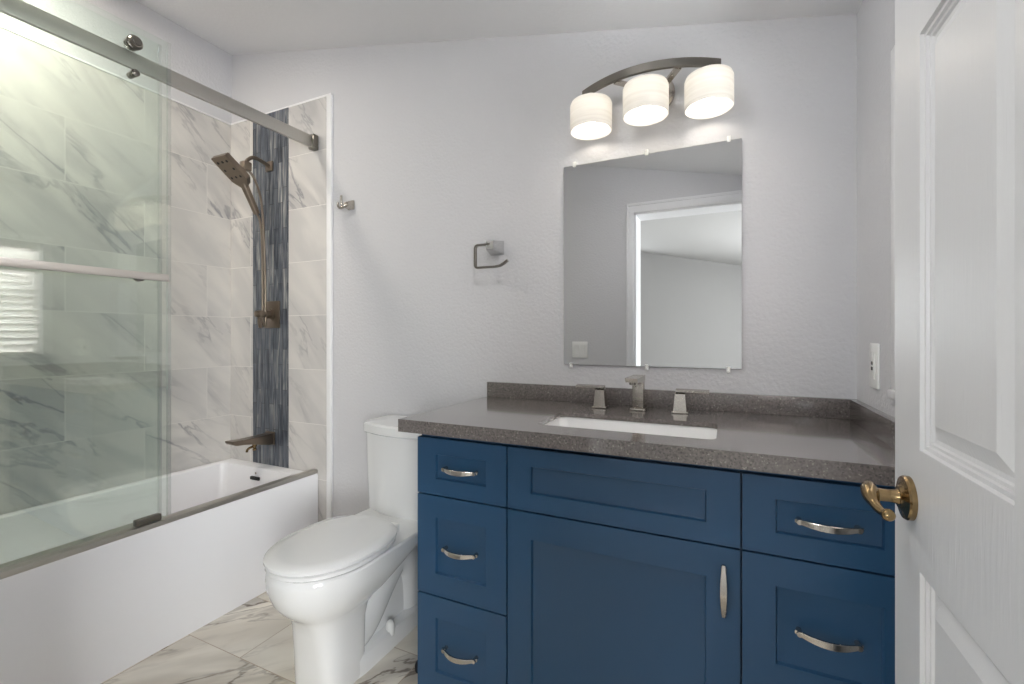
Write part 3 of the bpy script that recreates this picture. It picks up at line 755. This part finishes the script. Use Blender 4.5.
def tank_ring(hw, yf, bow, yb, z, r=0.03, n=10):
    """rounded back corners, gently bowed front"""
    pts = []
    for i in range(n + 1):
        t = -1 + 2 * i / n; pts.append(Vector((TCX + t * (hw - r), yf - bow * (1 - t * t), z)))
    for (cx_, cy__, a0) in ((TCX + hw - r, yf + r, -90), (TCX + hw - r, yb - r, 0), (TCX - hw + r, yb - r, 90), (TCX - hw + r, yf + r, 180)):
        for k in range(1 if a0 == -90 else 0, 6 if a0 < 180 else 5):
            a = radians(a0 + 90 * k / 5); pts.append(Vector((cx_ + r * cos(a), cy__ + r * sin(a), z)))
    return pts
bm = B()
loft(bm, [tank_ring(.172, 1.462, .030, 1.62, 0.396), tank_ring(.178, 1.458, .030, 1.63, 0.406), tank_ring(.183, 1.456, .030, 1.637, 0.55), tank_ring(.188, 1.454, .030, 1.638, 0.722)])
box(bm, TCX - 0.14, TCX + 0.14, 1.44, 1.62, 0.372, 0.395, 0.008, 2)
obj('tank', bm, M['porcelain'], to, 40)
bm = B()
loft(bm, [tank_ring(.190, 1.450, .031, 1.640, 0.722), tank_ring(.196, 1.445, .032, 1.642, 0.727), tank_ring(.196, 1.445, .032, 1.642, 0.757), tank_ring(.190, 1.451, .031, 1.638, 0.765), tank_ring(.13, 1.49, .02, 1.60, 0.768)])
obj('tank_lid', bm, M['porcelain'], to, 40)
bm = B(); loft(bm, [circle_ring((TCX - 0.012, 1.545, z), (0, 0, 1), r, 24, r * 0.7) for z, r in ((0.766, 0.030), (0.772, 0.030), (0.7745, 0.027))])
box(bm, TCX - 0.0128, TCX - 0.0112, 1.526, 1.564, 0.7744, 0.7750)
tag(obj('flush_button', bm, M['chrome'], to), 'chrome oval flush button')
for sx in (-1, 1):
    bm = B(); sphere(bm, (TCX + sx * 0.084, 1.30, 0.085), 0.0145, (1, 1, 1.0)); lathe(bm, (TCX + sx * 0.084, 1.30, 0.05), (0, 0, 1), [(0, 0.016), (0.036, 0.0145)], 16)
    obj('bolt_cap', bm, M['plastic'], to, 50)

# black rubber floor stop beside the vanity
fs = root('door_stop', (-0.928, 1.255, 0), 'small black rubber stop on the floor beside the vanity', 'door stop')
bm = B(); lathe(bm, (-0.928, 1.255, 0), (0, 0, 1), [(0, 0.017), (0.004, 0.018), (0.018, 0.018), (0.028, 0.014), (0.034, 0.006), (0.035, 0.001)], 22)
obj('bumper', bm, M['black'], fs, 60)

# ------------------------------------------------------------------ vanity
VF = 1.107; VB = 1.646; VX0, VX1 = -0.830, 0.345
vn = root('vanity_cabinet', ((VX0 + VX1) / 2, 1.38, 0), 'navy blue shaker vanity cabinet with six drawers and one door', 'vanity')
bm = B()
for a, b_ in ((VX0 + 0.002, VX0 + 0.020), (VX1 - 0.018, VX1), (-0.542, -0.526), (0.022, 0.039)): box(bm, a, b_, VF + 0.021, VB, 0.075, 0.8515)
box(bm, VX0 + 0.002, VX1, VF + 0.021, VF + 0.036, 0.075, 0.8515); box(bm, VX0 + 0.002, VX1, VF + 0.021, VB, 0.075, 0.093); box(bm, VX0 + 0.002, VX1, VB - 0.01, VB, 0.075, 0.8515)
obj('carcass', bm, M['blue'], vn)
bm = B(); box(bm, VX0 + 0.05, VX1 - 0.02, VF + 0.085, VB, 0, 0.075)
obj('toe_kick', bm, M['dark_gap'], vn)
G = 0.0022
def arc_pull(bm, a, b, rise, w=0.0062, th=0.0032, n=14):
    """arched bar pull from a to b bulging towards -y by rise, feet on the drawer face"""
    a, b = Vector(a), Vector(b); out = Vector((0, -1, 0)); side = (b - a).cross(out).normalized(); pts = []
    for i in range(n + 1):
        t = i / n; pts.append(a.lerp(b, t) + out * (0.010 + (rise - 0.010) * (1 - (2 * t - 1) ** 2)))
    sweep(bm, pts, lambda t: rect_prof(w * (1.15 - 0.5 * (2 * t - 1) ** 2), th, 0.0012), side)
    for p in (a, b):
        d = (b - a).normalized() * (0.006 if p is a else -0.006)
        q = p + d; e = 0.0055
        box(bm, q.x - e, q.x + e, VF + 0.0, q.y - 0.0 if False else VF + 0.0001, q.z - e, q.z + e) if False else lathe(bm, Vector((q.x, VF + 0.009, q.z)), (0, -1, 0), [(0, 0.0055), (0.021, 0.0055)], 12)
    return bm
def front(name, x0, x1, z0, z1, st, ra):
    bm = B()
    panelled(bm, lambda u, v, d: Vector((u, VF + d, v)), [x0 + G, x0 + G + st, x1 - G - st, x1 - G], [z0 + G, z0 + G + ra, z1 - G - ra, z1 - G], {(1, 1)},
             [(0, 0), (0.0012, 0.003), (0.0025, 0.0085), (0.004, 0.009)], 0.019)
    return obj(name, bm, M['blue'], vn, 20)
def pull(parent, a, b, rise=0.032):
    bm = B(); arc_pull(bm, a, b, rise); return obj('handle', bm, M['nickel'], parent, 40)
XA, XB = -0.5335, 0.0305; Z3, Z2, Z1, Z0 = 0.824, 0.656, 0.364, 0.078
for x0, x1 in ((VX0, XA), (XB, VX1)):
    xm = (x0 + x1) / 2; hl = 0.056
    for z0, z1, ra in ((Z2, Z3, 0.046), (Z1, Z2, 0.062), (Z0, Z1, 0.062)):
        d = front('drawer', x0, x1, z0, z1, 0.063, ra); zm = (z0 + z1) / 2
        yv = VF + 0.009
        pull(d, (xm - hl, yv, zm - 0.002), (xm + hl, yv, zm - 0.002), 0.036)
front('false_drawer_front', XA, XB, Z2, Z3, 0.067, 0.046)
d = front('cabinet_door', XA, XB, Z0, Z2, 0.068, 0.070)
pull(d, (-0.004, VF, 0.508), (-0.004, VF, 0.618), 0.028)

CX0, CX1, CY0, CY1, CZ0, CZ1 = -0.876, XR - 0.001, 1.077, D - 0.001, 0.838, 0.875
SK = (-0.250, 1.288, 0.2300, 0.112)     # sink cut-out: centre and half sizes
ct = root('countertop', (CX0, CY0, CZ0), 'dark grey speckled quartz countertop on the blue vanity', 'countertop')
bm = B()
o_ = [bm.verts.new(p) for p in ((CX0, CY0, CZ1), (CX1, CY0, CZ1), (CX1, CY1, CZ1), (CX0, CY1, CZ1))]
i_ = [bm.verts.new(p) for p in rr(*SK, 0.022, CZ1, 5)]
es = [bm.edges.new((l[k], l[(k + 1) % len(l)])) for l in (o_, i_) for k in range(len(l))]
bmesh.ops.triangle_fill(bm, edges=es, use_beauty=True)
inside = [f for f in bm.faces if all(v in set(i_) for v in f.verts)]
bmesh.ops.delete(bm, geom=inside, context='FACES_ONLY')
top_faces = list(bm.faces)
r = bmesh.ops.extrude_face_region(bm, geom=top_faces)
bmesh.ops.translate(bm, vec=(0, 0, -0.014), verts=[g for g in r['geom'] if isinstance(g, bmesh.types.BMVert)])
# built-up front and left edge
box(bm, CX0, CX1, CY0, CY0 + 0.02, CZ0, CZ1 - 0.014); box(bm, CX0, CX0 + 0.02, CY0 + 0.02, CY1, CZ0, CZ1 - 0.014)
obj('slab', bm, M['quartz'], ct, smooth=True, ang=25)
bm = B(); box(bm, CX0, CX1, D - 0.021, D - 0.001, CZ1, 0.934, 0.0015, 2)
obj('backsplash', bm, M['quartz'], ct)
bm = B(); box(bm, XR - 0.021, XR - 0.001, CY0 + 0.002, D - 0.021, CZ1, 0.934, 0.0015, 2)
obj('side_splash', bm, M['quartz'], ct)
sk = root('sink_basin', (SK[0], SK[1], CZ0), 'white rectangular undermount sink set into the dark countertop', 'sink')
bm = B(); sx_, sy_, shx, shy = SK
loft(bm, [rr(sx_, sy_, shx + 0.004, shy + 0.004, 0.04, 0.715), rr(sx_, sy_, shx + 0.020, shy + 0.020, 0.04, 0.740), rr(sx_, sy_, shx + 0.022, shy + 0.022, 0.03, 0.8605), rr(sx_, sy_, shx + 0.003, shy + 0.003, 0.024, 0.8605),
          rr(sx_, sy_, shx + 0.001, shy + 0.001, 0.024, 0.855), rr(sx_, sy_, shx - 0.010, shy - 0.010, 0.030, 0.760), rr(sx_, sy_, shx - 0.03, shy - 0.03, 0.035, 0.735), rr(sx_, sy_, 0.03, 0.02, 0.019, 0.728)])
obj('basin', bm, M['porcelain'], sk, 40)
bm = B(); lathe(bm, (sx_, sy_, 0.726), (0, 0, 1), [(0, 0.021), (0.005, 0.021), (0.006, 0.014), (0.009, 0.013), (0.0095, 0.001)], 20)
obj('drain', bm, M['chrome'], sk)

fa = root('faucet', (-0.26, 1.54, CZ1), 'brushed nickel widespread faucet with square spout and two levers', 'faucet')
FY = 1.545
bm = B(); box(bm, -0.286, -0.236, FY - 0.025, FY + 0.025, CZ1, CZ1 + 0.007, 0.002, 2)
box(bm, -0.279, -0.243, FY - 0.016, FY + 0.018, CZ1 + 0.006, 0.986+0.004, 0.002, 2)
hexa(bm, [(-0.279, FY + 0.016, 0.962+0.004), (-0.279, FY - 0.125, 0.973+0.004), (-0.243, FY - 0.125, 0.973+0.004), (-0.243, FY + 0.016, 0.962+0.004),
          (-0.280, FY + 0.018, 0.9865+0.004), (-0.280, FY - 0.135, 0.9865+0.004), (-0.242, FY - 0.135, 0.9865+0.004), (-0.242, FY + 0.018, 0.9865+0.004)])
lathe(bm, (-0.261, FY - 0.108, 0.975+0.004), (0, 0, -1), [(0, 0.011), (0.010, 0.010), (0.0105, 0.001)], 16)
obj('spout', bm, M['nickel'], fa, 25)
for hx_, s in ((-0.389, -1), (-0.131, 1)):
    bm = B(); box(bm, hx_ - 0.025, hx_ + 0.025, FY - 0.025, FY + 0.025, CZ1, CZ1 + 0.007, 0.002, 2)
    hexa(bm, [(hx_ - 0.020, FY - 0.018, CZ1 + .006), (hx_ + 0.020, FY - 0.018, CZ1 + .006), (hx_ + 0.020, FY + 0.018, CZ1 + .006), (hx_ - 0.020, FY + 0.018, CZ1 + .006),
              (hx_ - 0.015, FY - 0.013, 0.932+0.004), (hx_ + 0.015, FY - 0.013, 0.932+0.004), (hx_ + 0.014, FY + 0.013, 0.945+0.004), (hx_ - 0.014, FY + 0.013, 0.945+0.004)])
    xa, xb = sorted((hx_ - s * 0.014, hx_ + s * 0.085))
    hexa(bm, [(xa, FY - 0.012, 0.938+0.004), (xb, FY - 0.012, 0.938+0.004), (xb, FY + 0.012, 0.941+0.004), (xa, FY + 0.012, 0.941+0.004),
              (xa, FY - 0.012, 0.944+0.004), (xb, FY - 0.012, 0.944+0.004), (xb, FY + 0.012, 0.947+0.004), (xa, FY + 0.012, 0.947+0.004)])
    obj('lever_handle', bm, M['nickel'], fa, 20)

# ------------------------------------------------------------------ mirror
mi = root('mirror', (-0.25, D, 1.014), 'large frameless rectangular wall mirror clipped above the sink', 'mirror')
MX0, MX1, MZ0, MZ1 = -0.553, 0.047, 1.014, 1.757
bm = B(); box(bm, MX0, MX1, D - 0.007, D - 0.001, MZ0, MZ1)
obj('mirror_glass', bm, M['mirror'], mi)
for zz, s, xs in ((MZ1, 1, (-0.512, -0.25, 0.010)), (MZ0, -1, (-0.525, -0.25, 0.008))):
    for x in xs:
        bm = B(); box(bm, x - 0.006, x + 0.006, D - 0.011, D - 0.0005, zz - 0.006 if s > 0 else zz - 0.014, zz + 0.014 if s > 0 else zz + 0.006, 0.002, 2)
        lathe(bm, (x, D - 0.011, zz + s * 0.008), (0, -1, 0), [(0, 0.0042), (0.002, 0.0036), (0.0024, 0.001)], 12)
        obj('mirror_clip', bm, M['plastic'], mi)

# ------------------------------------------------------------------ vanity light
LX = -0.236
li = root('vanity_light', (LX, D, 1.96), 'three shade vanity light on a bowed nickel bar, lit', 'wall lamp')
bm = B(); lathe(bm, (LX + 0.02, D, 1.955), (0, -1, 0), [(0, 0.060), (0.012, 0.060), (0.016, 0.056), (0.020, 0.046), (0.022, 0.030), (0.0225, 0.001)], 32)
obj('wall_plate', bm, M['nickel'], li)
LB = LX - 0.004
def bar_y(x): return 1.597 - 0.078 * (1 - ((x - LB) / 0.224) ** 2)
bm = B(); sweep(bm, [(LB - 0.224 + 0.448 * i / 24, bar_y(LB - 0.224 + 0.448 * i / 24), 1.988) for i in range(25)], rect_prof(0.0135, 0.006, 0.001), (0, 0, 1))
obj('bar', bm, M['steel_dark'], li)
bm = B()
for s in (-1, 1):
    xa = LX + s * 0.10
    sweep(bm, [(LX + 0.02 + s * 0.02, D - 0.015, 1.972), (xa, bar_y(xa) + 0.004, 1.975)], rect_prof(0.004, 0.010), (0, 0, 1))
obj('bracket', bm, M['nickel'], li)
for k, x in enumerate((LX - 0.190, LX, LX + 0.188)):
    y = (1.560, 1.527, 1.560)[k]; zt, zb, R, T = 1.938, 1.834, 0.0720, 0.004
    bm = B()
    loft(bm, [circle_ring((x, y, z), (0, 0, 1), r, 40) for z, r in ((zt - 0.010, 0.026), (zt - 0.004, 0.026), (zt, 0.030), (zt, R - 0.012), (zt - 0.004, R - 0.004), (zt - 0.014, R), (zb + 0.002, R), (zb, R - 0.002), (zb + 0.002, R - T), (zt - 0.016, R - T), (zt - 0.010, R - 0.016))], close=True)
    sd = obj('lamp_shade', bm, M['shade'], li, 50)
    bm = B(); lathe(bm, (x, y, zt - 0.012), (0, 0, 1), [(0, 0.027), (0.012, 0.030), (0.024, 0.030), (0.036, 0.020)], 20)
    obj('shade_holder', bm, M['nickel'], sd)
    bm = B(); sphere(bm, (x, y, zb + 0.050), 0.023, (1, 1, 1.2), 20, 14); lathe(bm, (x, y, zb + 0.070), (0, 0, 1), [(0, 0.012), (0.026, 0.012)], 14)
    obj('bulb', bm, M['bulb'], sd)
    lo = lamp('vanity_bulb_light', 'POINT', (x, y, zb + 0.045), VANITY_BULB, (1.0, 0.90, 0.78), radius=0.032)
    lo.parent = li; lo.location = Vector((x, y, zb + 0.050)) - ORIG[li.name]

# ceiling lights (outside the picture): an added drum fill light over the floor, a round warm one over the bathtub
sl_ = math.atan(0.219)
FX, FYc = -0.40, 0.77
def tilt(bm, x, y):
    bmesh.ops.rotate(bm, cent=(x, y, ceil_z(x)), matrix=Matrix.Rotation(sl_, 3, 'Y'), verts=bm.verts); return bm
zc = ceil_z(FX)
cf = root('drum_fill_light', (FX, FYc, zc), 'small white drum light added under the ceiling as fill, lit', 'ceiling light')
bm = B(); lathe(bm, (FX, FYc, zc), (0, 0, -1), [(-0.001, 0.06), (0.012, 0.06), (0.018, 0.05), (0.019, 0.012), (0.04, 0.012)], 30)
obj('ceiling_plate', tilt(bm, FX, FYc), M['nickel'], cf)
bm = B(); zt, zb = zc - 0.030, zc - 0.088
loft(bm, [circle_ring((FX, FYc, z), (0, 0, 1), r, 36) for z, r in ((zt, 0.106), (zt, 0.110), (zb, 0.110), (zb, 0.106))], close=True)
obj('lamp_shade', bm, M['shade'], cf, 50)
bm = B(); sphere(bm, (FX, FYc, zc - 0.068), 0.045); lathe(bm, (FX, FYc, zc - 0.03), (0, 0, -1), [(0, 0.012), (0.02, 0.012)], 12)
obj('bulb', bm, M['bulb'], cf)
lo = lamp('drum_fill_lamp', 'POINT', (0, 0, 0), DRUM_FILL, (0.98, 0.985, 1.0), radius=0.06)
lo.parent = cf; lo.location = (0, 0, -0.068)
UX, UY = -2.12, 0.62
tl = root('tub_ceiling_light', (UX, UY, ceil_z(UX)), 'round recessed ceiling light above the bathtub, lit', 'ceiling light')
zc = ceil_z(UX)
bm = B(); lathe(bm, (UX, UY, zc + 0.001), (0, 0, -1), [(0, 0.10), (0.006, 0.10), (0.010, 0.095), (0.010, 0.078), (0.003, 0.076)], 36)
obj('trim_ring', tilt(bm, UX, UY), M['plastic'], tl)
bm = B(); lathe(bm, (UX, UY, zc - 0.002), (0, 0, -1), [(0, 0.077), (0.006, 0.076), (0.007, 0.06)], 36)
obj('lens', tilt(bm, UX, UY), M['lens'], tl)
lo = lamp('tub_lamp_light', 'AREA', (0, 0, 0), TUB_LAMP, (1.0, 0.92, 0.80), 0.15, 0.15)
lo.parent = tl; lo.location = (-0.006, 0, -0.022); lo.rotation_euler = (0, sl_, 0)

# ------------------------------------------------------------------ outlet and switch
ot = root('wall_outlet', (XR, 1.462, 1.043), 'white outlet cover plate on the right wall above the counter', 'outlet')
bm = B(); box(bm, XR - 0.006, XR, 1.462 - 0.036, 1.462 + 0.036, 1.043 - 0.058, 1.043 + 0.058, 0.003, 2)
obj('cover_plate', bm, M['plastic'], ot)
bm = B(); box(bm, XR - 0.0085, XR - 0.004, 1.462 - 0.0165, 1.462 + 0.0165, 1.043 - 0.034, 1.043 + 0.034, 0.0015, 2)
obj('receptacle', bm, M['plastic'], ot)
bm = B()
for dz in (0.007, -0.007): box(bm, XR - 0.0094, XR - 0.008, 1.462 - 0.007, 1.462 + 0.007, 1.043 + dz - 0.0045, 1.043 + dz + 0.0045, 0.0008, 1)
tag(obj('test_button', bm, M['black'], ot), 'dark test and reset buttons')
SWX, SWZ = -0.955, 1.022
sw = root('light_switch', (SWX, YF, SWZ), 'white double rocker switch plate beside the doorway, seen in the mirror', 'light switch')
bm = B(); box(bm, SWX - 0.058, SWX + 0.058, YF, YF + 0.006, SWZ - 0.058, SWZ + 0.058, 0.003, 2)
obj('cover_plate', bm, M['plastic'], sw)
for s in (-1, 1):
    bm = B(); hexa(bm, [(SWX + s * .023 - .0165, YF + .004, SWZ - .034), (SWX + s * .023 + .0165, YF + .004, SWZ - .034), (SWX + s * .023 + .0165, YF + .007, SWZ - .034), (SWX + s * .023 - .0165, YF + .007, SWZ - .034),
                        (SWX + s * .023 - .0165, YF + .004, SWZ + .034), (SWX + s * .023 + .0165, YF + .004, SWZ + .034), (SWX + s * .023 + .0165, YF + .011, SWZ + .034), (SWX + s * .023 - .0165, YF + .011, SWZ + .034)])
    obj('rocker', bm, M['plastic'], sw, 20)
